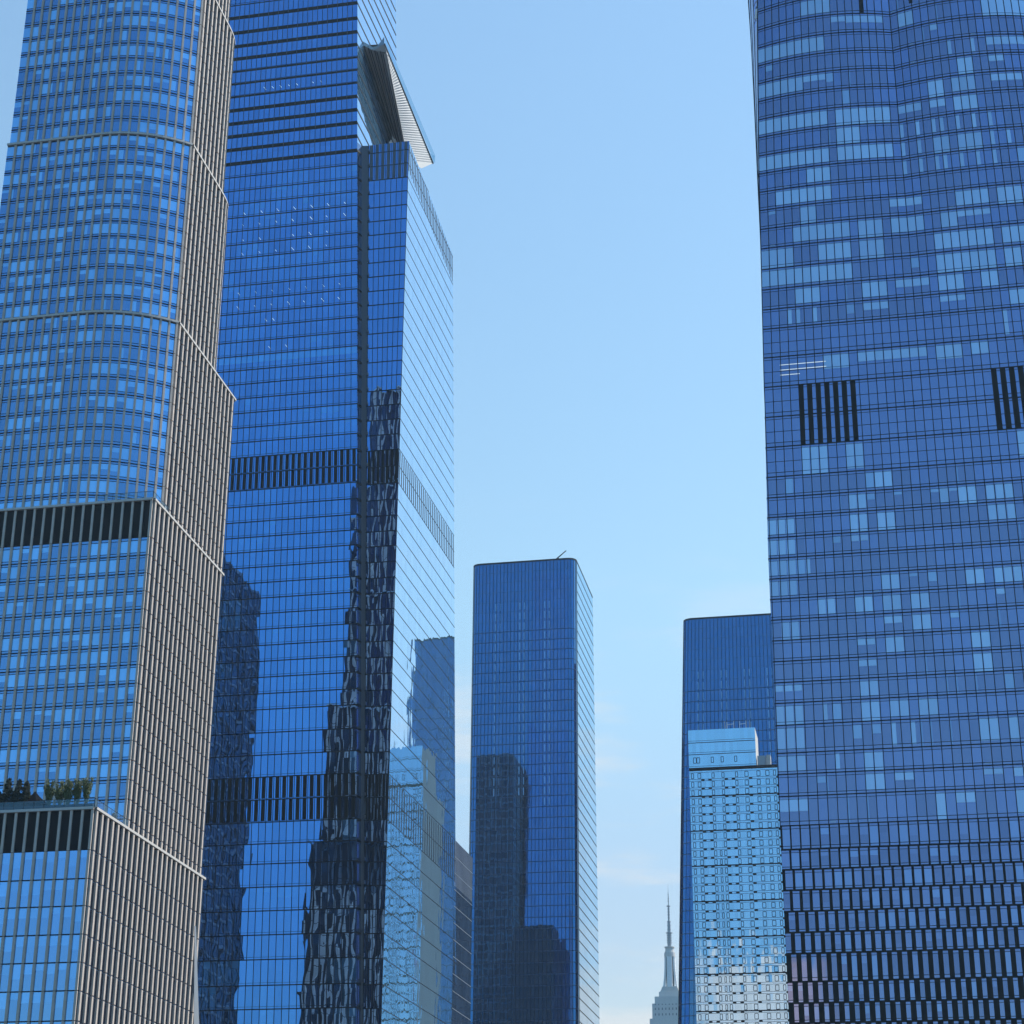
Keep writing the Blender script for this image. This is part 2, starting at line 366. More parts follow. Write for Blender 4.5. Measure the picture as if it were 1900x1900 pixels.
# balustrades
def balustrade(root, P, u0, u1, z, h, step, solid=False):
    gl = MB(); ps = MB(); us = [u0+(u1-u0)*i/max(1, round((u1-u0)/step)) for i in range(max(1, round((u1-u0)/step))+1)]
    for a, b_ in zip(us, us[1:]): gl.beam(pt(P, (a*.97+b_*.03), z+h/2, -.15), pt(P, (a*.03+b_*.97), z+h/2, -.15), nrm(P, (a+b_)/2, z), h-.1, .02, back=0)
    for a in us: ps.beam(pt(P, a, z, -.2), pt(P, a, z+h, -.2), nrm(P, a, z), .06, .05, back=0)
    ps.beam(pt(P, us[0], z+h, -.2), pt(P, us[-1], z+h, -.2), nrm(P, us[0]+.1, z), .07, .06, back=0)
    o = gl.build('glass_balustrade', MT['rail'], root); ps.build('baluster_rail', MT['frame'], o); return o
zt1 = z1(91.45)+.1; zt2 = z2(152.8)+.1
balustrade(A, t1[0], 34, 54.9, zt1, 1.5, 1.7); balustrade(A, t1[1], .2, 14.5, zt1, 1.5, 1.7)
balustrade(A, t2[0], 36, 46.9, zt2, 1.5, 1.5); balustrade(A, t2[1], .2, 7.5, zt2, 1.5, 1.5)
b = MB(); b.box(-142, -123.6, 279.5, 280.1, zt1, zt1+.75); b.build('planting_trough', MT['planter'], A)

# ---- planting on the terrace
def leaves(mb, c, r, n, s, up_=0.):
    for _ in range(n):
        th = random.uniform(0, 2*pi); ph = math.acos(random.uniform(-1, 1)); rr = random.random()**.45
        p = Vector((c[0]+r[0]*rr*sin(ph)*cos(th), c[1]+r[1]*rr*sin(ph)*sin(th), c[2]+r[2]*rr*cos(ph)))
        a = Vector((random.gauss(0, 1), random.gauss(0, 1), random.gauss(0, 1)+up_)).normalized(); b_ = a.orthogonal().normalized()
        k = s*random.uniform(.6, 1.3); a *= k; b_ *= k*.45
        mb.quad(tuple(p-a), tuple(p+b_), tuple(p+a), tuple(p-b_))
def sapling(x, y, h, label, seed):
    random.seed(seed); t = thing('terrace_tree', label, 'tree', (x, y, zt1), 'upright leafy trees along the terrace edge')
    tr = MB(); tr.tube((x, y, zt1), (x+.1, y, zt1+h*.55), .09, .04, 6); cr = MB()
    nb = 9
    for k in range(nb):
        th = 2*pi*k/nb+random.uniform(-.3, .3); z0 = zt1+h*(.12+.045*k); ex = x+cos(th)*.85*random.uniform(.6, 1); ey = y+sin(th)*.85*random.uniform(.6, 1); ez = zt1+h*random.uniform(.62, 1.0)
        tr.tube((x, y, z0), (ex, ey, ez), .035, .012, 5)
        for f in (.2, .35, .5, .65, .8, .95):
            leaves(cr, (x+(ex-x)*f, y+(ey-y)*f, z0+(ez-z0)*f), (.33, .33, .42), 60, .13, .8)
    tr.build('trunk', MT['bark'], t); cr.build('crown', MT['leaf'], t)
sapling(-131.9, 280.8, 5.2, 'leafy terrace tree nearest the black parasol, dark at the foot', 1)
sapling(-130.1, 280.9, 5.0, 'leafy terrace tree second from the black parasol', 2)
sapling(-128.6, 280.7, 5.1, 'leafy terrace tree in the middle of the row of five', 3)
sapling(-127.0, 280.9, 5.4, 'tallest leafy terrace tree, fourth from the black parasol', 4)
sapling(-125.4, 280.7, 5.5, 'leafy terrace tree at the terrace corner, fifth from the parasol', 5)
def conifer(x, y, h, r, label, seed):
    r *= 1.15
    random.seed(seed); t = thing('conifer', label, 'tree', (x, y, zt1), 'dark conifers on the terrace')
    tr = MB(); tr.tube((x, y, zt1), (x, y, zt1+h*.95), .12, .02, 6); cr = MB()
    for k in range(30):
        f = k/29; z = zt1+h*(.05+.93*f); R = r*(1-f)**.8+.08
        for m in range(max(3, int(13*(1-f)))):
            th = random.uniform(0, 2*pi); q = R*random.uniform(.55, 1.1)
            leaves(cr, (x+cos(th)*q*.7, y+sin(th)*q*.7, z), (.32, .32, .28), 34, .15, .3)
    tr.build('trunk', MT['bark'], t); cr.build('crown', MT['leaf_dark'], t)
conifer(-141.0, 281.2, 3.9, 2.17, 'low dark conifer at the far left of the terrace', 11)
conifer(-139.4, 281.4, 6.0, 1.96, 'tallest dark conifer on the terrace, left of the black parasol', 12)
conifer(-137.6, 281.5, 5.8, 1.74, 'dark conifer in the middle of the dark clump', 13)
conifer(-136.2, 281.4, 5.3, 1.59, 'dark conifer touching the black parasol', 14)
random.seed(21)
t = thing('potted_shrub', 'small dark shrub behind the glass railing on the side of the terrace', 'shrub', (-124.2, 289.6, zt1))
b = MB(); b.tube((-124.2, 289.6, zt1), (-124.2, 289.6, zt1+.5), .25, .3, 8); b.build('pot', MT['planter'], t)
b = MB(); leaves(b, (-124.2, 289.6, zt1+1.2), (.35, .35, .7), 160, .13, .5); b.build('crown', MT['leaf_dark'], t)
t = thing('parasol', 'black canvas parasol with sagging edges between the trees on the terrace', 'parasol', (-134.6, 281.9, zt1))
b = MB(); b.tube((-134.6, 281.9, zt1), (-134.6, 281.9, zt1+3.3), .05, .05, 6); b.build('pole', MT['frame'], t)
b = MB(); ap = (-134.9, 281.9, zt1+3.9); rim = [(-134.6+2.9*cos(k*pi/4+.39), 281.9+2.0*sin(k*pi/4+.39), zt1+1.5) for k in range(8)]
for k in range(8):
    a, c = rim[k], rim[(k+1) % 8]
    prev = [ap, ap]
    for m in range(1, 5):
        f = m/4; zz = ap[2]+(a[2]-ap[2])*f-.35*sin(pi*f)
        cur = [(ap[0]+(q[0]-ap[0])*f, ap[1]+(q[1]-ap[1])*f, zz) for q in (a, c)]
        if m == 1: b.tri(ap, cur[0], cur[1])
        else: b.quad(prev[0], cur[0], cur[1], prev[1])
        prev = cur
b.build('canopy', MT['canvas'], t)

# ================================================================== observation-deck tower
random.seed(30)
B = thing('observation_deck_tower', 'tall deep blue glass tower with a wedge shaped deck jutting from its side', 'skyscraper', (-150, 475, 0))
zsB = [0, 8, 16, 22, 28, 34, 40, 46, 52, 58, 64, 70, 76.5, 83.3, 88.9, 95, 100.9, 106.7, 112.5, 118.2, 123.2, 128.6, 134.3, 140.1, 145.8, 151.6, 157.7, 161.9, 166.3, 170.6, 174.9, 179.3, 183.6, 187.9, 192.2, 196.6, 201.0, 205.2, 209.6, 214.1, 218.8, 223.7, 228.5, 233, 237.4, 241.8, 246.2, 250.6, 254.9, 259.3, 263.7, 268.2, 272.6, 277, 281.5, 286, 290.4, 294.9, 299.3, 303.8, 308.3, 312.8, 317.4, 321.9, 324.7, 326.7, 331.3, 335.7, 340.3, 345, 349.5, 353.9, 358.4, 362.9, 367.8, 373.3, 378, 382.7, 387.4, 392, 396.6, 401.2, 405.8, 410.4, 415]
WT = 324.7                                                   # roof of the lower wing
notch = edge((-123.7, 440, 79.5), (-134.7, 440, 374.3)); nback = edge((-123.2, 442, 79.5), (-133.9, 442, 374.3))
nw = lambda z: (-186, 440)
wl = edge((-122.7, 442.2, 79.4), (-130.3, 442.2, 324.7)); wr = lambda z: (-118.3, 442.2)
we = edge((-116.98, 511, 140), (-117.2, 494.2, 317))
me_ = edge((-125.6, 486, 140), (-134.3, 480.1, 405))
main = lerp2(nw, notch); wing = lerp2(wl, wr); wsouth = lerp2(wr, we)
msouth = lerp2(edge((-123.2, 445, 79.5), (-134.2, 440.02, 374.3)) if False else notch, me_)
east = lerp2(we, lambda z: (-186, we(z)[1])); north = lerp2(lambda z: (-186, we(z)[1]), nw)
meast = lerp2(me_, lambda z: (-186, me_(z)[1]))
bands = ((128.6, 140.1), (218.8, 228.5))
def inband(z): return any(a-.05 <= z < b-.05 for a, b in bands)
rear = MB(); grid = MB(); LOU = {};  spd = MB(); grs = MB(); tick = MB()
NW = 34
for i in range(len(zsB)-1):
    z0, z1_ = zsB[i], zsB[i+1]; h = z1_-z0; st = MB(); bnd = inband(z0); stripe = 321 < z1_ < 375
    ftone = random.uniform(.75, 1.3); run_ = 0; lit_ = False; lp = random.choice((.05, .12, .3, .45))
    for j in range(NW):
        u0, u1 = j/NW, (j+1)/NW
        if u1 < .16 and z0 < 330: pass
        if run_ <= 0: run_ = random.randint(1, 6); lit_ = random.random() < lp
        run_ -= 1
        c = jit((.022, .075, .125, 1.0), .35, .05) if lit_ and not stripe else jit((.005*ftone, .022*ftone, .05*ftone, 1.0), .5, .07)
        if abs(z0-254.9) < .1: pane(st, main, u0, u1, z0, z0+2.2, c, 0, .0022); pane(st, main, u0, u1, z0+2.2, z1_, jit((.05, .19, .28, 1.0), .15), 0, .0022)
        elif not bnd and random.random() < .35:
            zc_ = z0+h*random.choice((.55, .7, .8)); pane(st, main, u0, u1, z0, zc_, c, 0, .0022); pane(st, main, u0, u1, zc_, z1_, (c[0]*1.6+.004, c[1]*1.6+.012, c[2]*1.6+.02, c[3]), 0, .0022)
        else: pane(st, main, u0, u1, z0, z1_, c, 0, .0022)
        if bnd: LOU.setdefault(('main', 100 if z0 < 200 else 200), MB()).quad(pt(main, u0+.008, z0+.35, .11), pt(main, u0+.0235, z0+.35, .11), pt(main, u0+.0235, z1_-.1, .11), pt(main, u0+.008, z1_-.1, .11))
    cap_ = MB()
    if z1_ < WT+.5 or z0 < WT-1:
        zt = min(z1_, WT)
        n = 7
        for j in range(n):
            u0, u1 = .02+.98*j/n, .02+.98*(j+1)/n
            pane(cap_ if z0 == 321.9 else st, wing, u0, u1, z0, zt, jit((.005, .018, .04, 1.0), .4, .06), 0, .0022)
            if inband(z0) or z0 >= 312.5:
                LOU.setdefault(('wing', 100 if z0 < 200 else (200 if z0 < 300 else 312)), MB()).quad(pt(wing, u0+.03, z0+.2, .11), pt(wing, u0+.105, z0+.2, .11), pt(wing, u0+.105, zt-.1, .11), pt(wing, u0+.03, zt-.1, .11))
        ns = 30
        for j in range(ns):
            ua, ub = j/ns, (j+1)/ns; za, zb = min(zt, WT-6.5*ua), min(zt, WT-6.5*ub)
            if za <= z0 or zb <= z0: continue
            st.quad(pt(wsouth, ua, z0), pt(wsouth, ub, z0), pt(wsouth, ub, zb), pt(wsouth, ua, za), jit((.02, .045, .06, 1.0), .15, .03), (0, random.gauss(-.016, .0008), random.gauss(0, .0008)))
        for j in range(20): pane(rear, east, j/20, (j+1)/20, z0, max(z0, min(zt, WT-6.6)), jit((.012, .04, .1, 1.0), .3, .08), 0, .0015)
        for j in range(14): pane(st, north, j/14, (j+1)/14, z0, zt, jit((.012, .04, .1, 1), .3), 0, .0015)
    if z0 > WT-6:
        for j in range(20):
            pane(st, msouth, j/20, (j+1)/20, z0, z1_, jit((.02, .05, .08, 1.0), .15, .03), 0, .0008)
            pane(rear, meast, j/20, (j+1)/20, z0, z1_, jit((.012, .04, .1, 1.0), .3, .08), 0, .0015)
    if z0 < WT: pane(st, lerp2(notch, nback), 0, 1, z0, min(z1_, WT), (.03, .04, .06, .55))
    st.build('storey_glazing', MT['glassB'], B); cap_.build('wing_top_glazing', MT['glassB'], B)
    if z0 == 324.7: continue
    hbar(grid, main, [0, 1], z0, .24, .10); hbar(grid, main, [0, 1], z0+.62 if not bnd else z0+.3, .07, .05)
    if z0 < WT:
        hbar(grid, wing, [0.0, 1], z0, .22, .10)
        hbar(grs, wsouth, [0, min(1, (WT-z0)/6.5)], z0, .17, .05); hbar(grid, lerp2(notch, nback), [0, 1], z0, .5, .12)
        tick.beam(pt(wing, .02, z0+.5), pt(wing, .02, z0+1.3), nrm(wing, .1, z0), .5, .45)
    if z0 > WT-8:
        hbar(grid, msouth, [0, 1], z0, .55 if 321 < z0 < 376 or z0 > 376 else .2, .08)
    if 321 < z0 < 375.0:
        thick = 1.15 if not (343 < z0 < 356) else .62
        z = z0+.1
        spd.beam(pt(main, 0, z), pt(main, 1, z), (0, -1, 0), thick, .07, ends=False)
        for j in range(1, NW, 1):
            if j % 2 == 0: tick.beam(pt(main, j/NW, z-.35*thick), pt(main, j/NW, z+.35*thick), (0, -1, 0), .16, .10)
for j in range(1, NW): vbar(grid, main, j/NW, 0, 415, .13, .09)
for j in range(0, 8): vbar(grid, wing, .02+.98*j/7, 0, WT, .12, .09)
rear.build('rear_curtain_wall', MT['glassE'], B); grid.build('mullion_grid', MT['frame'], B); grs.build('side_transom_grid', MT['frame'], B); 
for k_, m_ in LOU.items(): m_.build('louvre_band', MT['louvre' if k_[1] < 300 else 'reveal'], B)
spd.build('spandrel_stripe_set', MT['louvre'], B); tick.build('bracket_set', MT['reveal'], B)
# side louvres: rows of thin dark slats in three bands
for a, b_ in ((128.6, 139.8), (218.8, 228.3), (315.2, 324.2)):
    sl = MB()
    for j in range(30):
        u = (j+.5)/30; dz_ = 6.5*u if a > 300 else 0; sl.beam(pt(wsouth, u, a+.2-dz_), pt(wsouth, u, b_-.2-dz_), (1, 0, 0), .62, .03, back=0)
    sl.build('side_louvre_band', MT['frame'], B)
# recessed reveal between shaft and wing
rv = MB(); rv.quad(pt(nback, 0, 0) if False else (*nback(0), 0), (*wl(0), 0), (*wl(WT), WT), (*nback(WT), WT))
pA = lerp2(nback, wl)
rv = MB(); rv.quad(pt(pA, 0, 0), pt(pA, 1.04, 0), pt(pA, 1.04, WT), pt(pA, 0, WT)); rv.build('corner_reveal', MT['reveal'], B)
b = MB(); b.quad((-186, 442.3, WT-.1), (-118.4, 442.3, WT-.1), (-117.3, 493.4, WT-6.6), (-186, 493.4, WT-6.6)); b.build('roof', MT['roof'], B)
flat_roof(B, [(-186, 440.1), (-134.9, 440.1), (-134.6, 479.6), (-186, 479.6)], 414.9)
# lower east wing behind, with louvred parapet
ew = MB(); tb = MB()
for k in range(30):
    z0, z1_ = 140-4.6*(k+1), 140-4.6*k
    if z0 < 0: break
    for P, n in ((seg((-117.0, 510.5), (-116.65, 532.2)), 14), (seg((-116.65, 532.2), (-186, 532.2)), 20)):
        for j in range(n): pane(ew, P, P.L*j/n, P.L*(j+1)/n, z0, z1_, jit((.016, .026, .045, .8), .25), 0, .002)
    P = seg((-117.0, 510.5), (-116.65, 532.2)); hbar(tb, P, [0, P.L], z0, .18, .06)
ew.build('east_wing_glazing', MT['glassD'], B)
P = seg((-117.0, 510.5), (-116.65, 532.2))
for j in range(16): tb.beam(pt(P, .6+j*1.36, 127.2), pt(P, .6+j*1.36, 139.9), (1, 0, 0), .42, .03)
tb.build('east_wing_louvre', MT['steel'], B)
flat_roof(B, [(-186, 510), (-117.1, 510), (-116.8, 532), (-186, 532)], 139.9)
b = MB(); b.box(-186, -166, 512, 533, 0, 204, (.02, .022, .03, .6)); b.build('rear_block', MT['glassD'], B)
# ceiling strip lights seen through the glass
for z, xs in ((347.0, (-161.5, -159.1, -156.7, -154.2, -151.7, -146.9, -144.5)), (305.0, (-165.1, -160, -155.2, -150.3, -145.3, -140.5, -135.7)),
              (301.2, (-165.3, -160.5, -155.5, -150.7, -145.3, -140.8, -135.6)), (296.2, (-164.9, -160, -150.3, -145.4, -140.5)), (291.8, (-164.9, -159.9, -155.1, -150.2, -145.4, -140.5)),
              (279.0, (-165.1, -160.2, -155.4, -150.5, -145.7, -140.7, -136.1)), (274.6, (-165.1, -160.2, -155.4, -150.5, -146.1, -140.8, -136.2)), (269.9, (-156.7, -154.6)), (261.2, (-155.2, -150.4))):
    for x in xs:
        b = MB(); q_ = random.uniform(.4, 1); b.beam((x-.4*q_, 440, z+.5*q_), (x+.4*q_, 440, z-.55*q_), (0, -1, 0), random.uniform(.07, .13), .05, back=0); b.build('ceiling_light', MT['lamp'], B)
# ---- the deck
dk = MB()
E1 = (-128.3, 448, 363.7); E2 = (-128.3, 510.2, 363.2); W1 = (-134.4, 447, 363.4); W2 = (-134.0, 479, 363.4); E3 = (-131.4, 503.8, 363.0)
R1 = (-128.0, 449.6, 361.9); R2 = (-127.6, 476.5, 342.0); R3 = (-128.3, 496, 352)
WB1 = (-133.6, 441.5, 353.0); WB2 = (-132.9, 477, 352.9)
WN = (-134.4, 445.5, 362.6); RN = (-131.6, 447.5, 361.6)
so = MB()
def strip(mb, a, b_, c, d, n): # quad a-b-c-d with n slats along ab
    mb.quad(a, b_, c, d)
so.quad(E1, E2, R3, R1); so.tri(E1, R3, R1)
d2 = MB()
# dark inner soffit as longitudinal folded panels
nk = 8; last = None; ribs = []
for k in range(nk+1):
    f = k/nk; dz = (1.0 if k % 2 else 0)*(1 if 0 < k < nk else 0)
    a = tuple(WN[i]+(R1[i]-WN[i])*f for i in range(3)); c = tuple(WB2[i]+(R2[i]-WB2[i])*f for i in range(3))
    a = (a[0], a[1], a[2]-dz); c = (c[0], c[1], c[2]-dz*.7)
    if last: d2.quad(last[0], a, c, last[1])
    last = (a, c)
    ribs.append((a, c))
DECK = MB().quad
lt = MB(); lt.quad(E1, E2, R2, R1); lt.tri(E2, R3, R2)
deck = lt.build('observation_deck', MT['soffit'], B)
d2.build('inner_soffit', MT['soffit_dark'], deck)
rb_ = MB()
for a, c in ribs[1:-1]: rb_.beam(a, c, (0, -.3, -1), .28, .15)
rb_.build('soffit_rib_set', MT['frame'], deck)
# slotted holes of the pale soffit
ho = MB(); nA = 46
for i in range(nA):
    f = (i+.5)/nA
    a = Vector(E1).lerp(Vector(E2), f); c = Vector(R1).lerp(Vector(R2), f); nn_ = (Vector(E2)-Vector(E1)).cross(Vector(R1)-Vector(E1)).normalized()
    if nn_.x < 0: nn_ = -nn_
    width = (c-a).length; m = max(1, int(width/1.15))
    for k in range(m):
        g_ = (k+.5+(.25 if i % 2 else -.25))/m
        p = a.lerp(c, min(.97, max(.03, g_))); dr = (c-a).normalized()
        ho.beam(tuple(p-dr*.30), tuple(p+dr*.30), tuple(nn_), .42, .03, back=0)
ho.build('soffit_slot_set', MT['reveal'], deck)
tp = MB(); tp.ngon([W1, E1, E2, E3, W2]); tp.build('deck_floor', MT['concrete'], deck)
rim = MB(); nx = (1, 0, 0); rim.beam(E1, E2, nx, .5, .25); rim.beam(E2, E3, (0, 1, 0), .5, .2); rim.build('deck_edge', MT['frame'], deck)
fs_ = MB(); T0 = (-128.4, 448, 366.4)
fs_.quad(WN, RN, (RN[0], RN[1]-.2, RN[2]+1.0), (WN[0], WN[1]-.2, WN[2]+1.2)); fs_.quad(RN, R1, E1, (RN[0], RN[1]-.2, RN[2]+1.0)); fs_.quad((RN[0]+1.2, RN[1]-.1, RN[2]+1.2), E1, T0, (T0[0]-.7, T0[1], T0[2]-1.2))
fs_.build('end_fascia', MT['steel'], deck)
gr = MB(); gr.beam((-128.2, 448.5, 365.0), (-127.6, 510, 364.6), nx, 2.7, .04, back=0); gr.beam((-127.8, 510.2, 364.6), (-131.4, 504, 364.6), (0, 1, 0), 2.7, .04, back=0); gr.build('deck_balustrade', MT['rail'], deck)

# ================================================================== two rounded-corner office towers
def rc_path(xl, xr, yw, r): # west face with rounded ends
    a = [(xl+r*(1-cos(t)), yw+r*(1-sin(t))) for t in [pi/2*i/6 for i in range(0, 7)]]
    a = [(xl+r-r*cos(t), yw+r-r*sin(t)) for t in [pi/2*i/6 for i in range(7)]]
    b_ = [(xr-r+r*sin(t), yw+r-r*cos(t)) for t in [pi/2*i/6 for i in range(7)]]
    return a+b_
def rc_tower(label, xl, xr, yw, top, r, back, cols, seed, taper=(0, 0)):
    random.seed(seed)
    t = thing('office_tower', label, 'skyscraper', ((xl+xr)/2, yw+25, 0), 'rounded corner blue office towers')
    hs = 4.45; n = int(top/hs); zs = [top-hs*(n-k) for k in range(n+1)]; zs[0] = 0
    def W_(u, z):
        f = 1-z/top; dl = taper[0]*f; dr = taper[1]*f
        pts = rc_path(xl+dl, xr+dr, yw, r); return pts
    def Pw(u, z):
        f = 1-z/top; P = poly(rc_path(xl+taper[0]*f, xr+taper[1]*f, yw, r)); return P(u*P.L, z)
    # fixed fractional stations: corner arcs in 4, straight in 1.5 m
    Lm = poly(rc_path(xl, xr, yw, r)).L; arc = r*pi/2; us = [arc*i/4/Lm for i in range(4)]+[(arc+(Lm-2*arc)*i/round((Lm-2*arc)/1.5))/Lm for i in range(round((Lm-2*arc)/1.5))]+[1-arc*(4-i)/4/Lm for i in range(5)]
    sB = lambda z: (xr+taper[1]*(1-z/top), yw+r)
    eB = lambda z: (xr+taper[1]*(1-z/top), yw+back[0]+back[1]*(1-z/top))
    Ps = lerp2(sB, eB); Pe = lerp2(eB, lambda z: (xl, eB(z)[1])); Pn = lerp2(lambda z: (xl+taper[0]*(1-z/top), eB(z)[1]), lambda z: (xl+taper[0]*(1-z/top), yw+r))
    gd = MB(); gs = MB(); tr = MB()
    for i in range(n):
        z0, z1_ = zs[i], zs[i+1]; st = MB(); crown = z0 > top-27
        ft = random.uniform(.8, 1.25)
        for j in range(len(us)-1):
            c = jit((.006*ft, .02*ft, .04*ft, 1.0), .3, .06)
            pane(st, Pw, us[j], us[j+1], z0, z1_, c, 0, .0006)
        for P, m in ((Ps, 12), (Pe, 8), (Pn, 8)):
            for j in range(m): pane(st, P, j/m, (j+1)/m, z0, z1_, jit((.02, .05, .08, 1.0), .08, .02), 0, .0004)
        st.build('storey_glazing', MT['glassC'], t)
        hbar(gs, Ps, [0, 1], z0, .34, .08)
        if not crown: hbar(tr, Pw, us, z0, .30, .05)
        else: hbar(tr, Pw, us, z0, .09, .03)
    for u in us: 
        vbar(gd, Pw, u, 0, top, .17, .12)
    gd.build('mullion_set', MT['frame'], t); gs.build('side_transom_set', MT['frame'], t); tr.build('transom_set', MT['glassFr'], t)
    cp = MB(); hbar(cp, Pw, us, top+.05, .7, .15); hbar(cp, Ps, [0, 1], top+.05, .5, .12); cp.build('parapet', MT['frame'], t)
    fl = [Pw(u, top) for u in us]+[Ps(1, top), Pe(1, top)]
    flat_roof(t, fl, top-.1)
    # pale interior columns close behind the glass
    for f, za, zb in cols:
        k = int(round((top-za)/hs)); 
        for d in (-.95, .95):
            b = MB()
            for i in range(n):
                if zb < zs[i] < za:
                    uu = f+d/Lm; b.beam(pt(Pw, uu, zs[i]+.7), pt(Pw, uu, zs[i+1]-.7), (0, -1, 0), .32, .05, back=0)
            if b.f: b.build('interior_column', MT['column'], t)
    return t, Pw, Ps
MT['glassFr'] = mat('blue_grey_transom', (.035, .07, .14), .3, .2)
MT['column'] = mat('column_behind_blue_glass', (.32, .55, .80), .5)
Ct, CP, CS = rc_tower('blue glass office tower with rounded corners and a crane arm on its roof', -164.2, -119.7, 740, 316.6, 3.2, (47, 14), ((.275, 296, 214), (.49, 297, 210), (.71, 297, 208)), 41, (-.2, -.3))
Dt, DP, DS = rc_tower('blue glass office tower with rounded corners rising behind the pale glass apartment tower', -75.2, -24, 740, 286.2, 3.6, (45, 10), ((.17, 262, 210), (.335, 262, 210), (.50, 262, 210), (.66, 262, 210)), 42, (-11.5, 4))
# crane arm on the middle tower
t = thing('roof_crane', 'small dark crane arm leaning over the roof of the middle blue tower', 'crane', (-128.2, 746, 316.6))
b = MB(); b.tube((-128.0, 744, 316.5), (-128.0, 744, 318.6), .35, .3, 8); b.tube((-126.7, 744, 316.5), (-127.6, 744, 318.9), .18, .18, 6); b.build('mast', MT['frame'], t)
b = MB(); b.tube((-130.4, 744, 316.9), (-124.3, 744, 322.0), .3, .2, 6); b.build('boom', MT['frame'], t)

# ================================================================== pale glass apartment tower
random.seed(50)
G = thing('apartment_tower', 'pale sky blue apartment tower with rows of small dark framed windows', 'apartment tower', (-49, 655, 0))
YG = 640; XG0, XG1, XGU = -64.35, -30.0, -41.3
GT, GM = 208.0, 194.3
rows = []; z = GM-.9
while z > 30: rows.append(z); z -= 3.02
gP = seg((XG0, YG), (XG1, YG)); gU = seg((XG0, YG), (XGU, YG)); gS = seg((XG1, YG), (XG1, YG+26)); gUS = seg((XGU, YG), (XGU, YG+14))
wins = ((.7, .8), (2.95, 1.0), (7.75, .8), (11.15, .8), (15.8, .8), (19.0, 1.15), (23.1, 1.1), (26.1, 1.15), (28.7, .8), (31.2, .9))
acs = (4.05, 6.5, 12.05, 14.5, 20.35, 29.6)
tb = MB(); ac = MB(); wcount = 0; wstuff = MB(); wlist = []
for r, z in enumerate(rows):
    st = MB()
    for j in range(30):
        a, b_ = gP.L*j/30, gP.L*(j+1)/30
        pane(st, gP, a, b_, z-3.02, z-.62, jit((.045, .11, .19, 1.0), .22, .08), 0, .0035)
        pane(st, gP, a, b_, z-.62, z, jit((.10, .20, .32, 1.0), .1), 0, .002)
    for j in range(12):
        pane(st, gS, 26*j/12, 26*(j+1)/12, z-3.02, z, jit((.06, .12, .2, 1.0), .2), 0, .002)
    st.build('storey_glazing', MT['glassG'], G)
    hbar(tb, gP, [0, gP.L], z, .12, .05); hbar(tb, gP, [0, gP.L], z-.62, .12, .05)
    if r % 4 == 3: hbar(tb, gP, [0, gP.L], z-.0, .42, .08)
    for x in acs: ac.beam(pt(gP, x, z-3.33), pt(gP, x+1.15, z-3.33), (0, -1, 0), .6, .08)
    extra = ((9.7, .6),) if r > 8 else ()
    for x, wd in wins+extra: wlist.append((z, x, wd))
wlist.sort(key=lambda q: q[0])
vis = [q for q in wlist if q[0] > 100]
def win(mb, x, wd, z, hh=1.75, P=None):
    P = P or gP; zc = z-.95
    for a, b_ in (((x, zc), (x+wd, zc)), ((x, zc-hh), (x+wd, zc-hh)), ((x, zc-hh), (x, zc)), ((x+wd, zc-hh), (x+wd, zc))):
        mb.beam(pt(P, a[0], a[1]), pt(P, b_[0], b_[1]), (0, -1, 0), .19, .07)
for n_, (z, x, wd) in enumerate(vis):
    if n_ < 100: b = MB(); win(b, x, wd, z); b.build('window', MT['frame'], G)
    else: win(wstuff, x, wd, z)
for z, x, wd in [q for q in wlist if q[0] <= 100]: win(wstuff, x, wd, z)
for x, wd in ((1.6, 1.0), (2.75, 1.0), (7.7, .8), (11.1, .8), (15.7, .8)): win(wstuff, x, wd, 199.0, 1.9, gU)
ws = wstuff.build('window', MT['frame'], G); ws['kind'] = 'stuff'
ac.build('air_conditioner_slot_set', MT['louvre'], G)
up_ = MB()
for z0, z1_ in ((GM, 199.2), (199.2, 203.4), (203.4, GT)):
    for j in range(18): pane(up_, gU, gU.L*j/18, gU.L*(j+1)/18, z0, z1_, jit((.05, .12, .20, 1.0), .12, .05), 0, .003)
    hbar(tb, gU, [0, gU.L], z0, .22, .06); hbar(tb, gU, [0, gU.L], z0+.7, .1, .05)
up_.build('upper_storey_glazing', MT['glassG'], G)
hbar(tb, gP, [0, gP.L], GM-.2, .75, .12)
tb.build('transom_set', MT['frame'], G)
b = MB(); b.quad((XGU, YG, GM), (XGU, YG+14, GM), (XGU, YG+14, GT), (XGU, YG, GT)); b.quad((XGU, YG+14, GM), (XG0, YG+14, GM), (XG0, YG+14, GT), (XGU, YG+14, GT)); b.quad((XG0, YG+26, 0), (XG0, YG, 0), (XG0, YG, GM), (XG0, YG+26, GM)); b.quad((XG0, YG+14, GM), (XG0, YG, GM), (XG0, YG, GT), (XG0, YG+14, GT)); b.quad((XG1, YG+26, 0), (XG0, YG+26, 0), (XG0, YG+26, GM), (XG1, YG+26, GM)); b.build('side_wall', MT['coping'], G)
flat_roof(G, [(XG0, YG), (XGU, YG), (XGU, YG+14), (XG0, YG+14)], GT-.05); flat_roof(G, [(XG0, YG), (XG1, YG), (XG1, YG+26), (XG0, YG+26)], GM-.05)
b = MB(); b.box(-40.9, -38.2, 640.8, 645, GM, 198.0); b.build('bulkhead', MT['steel'], G)
b = MB(); b.box(-38.0, -36.5, 641.5, 645, GM, 198.4); b.build('chimney_block', MT['coping'], G)
b = MB()
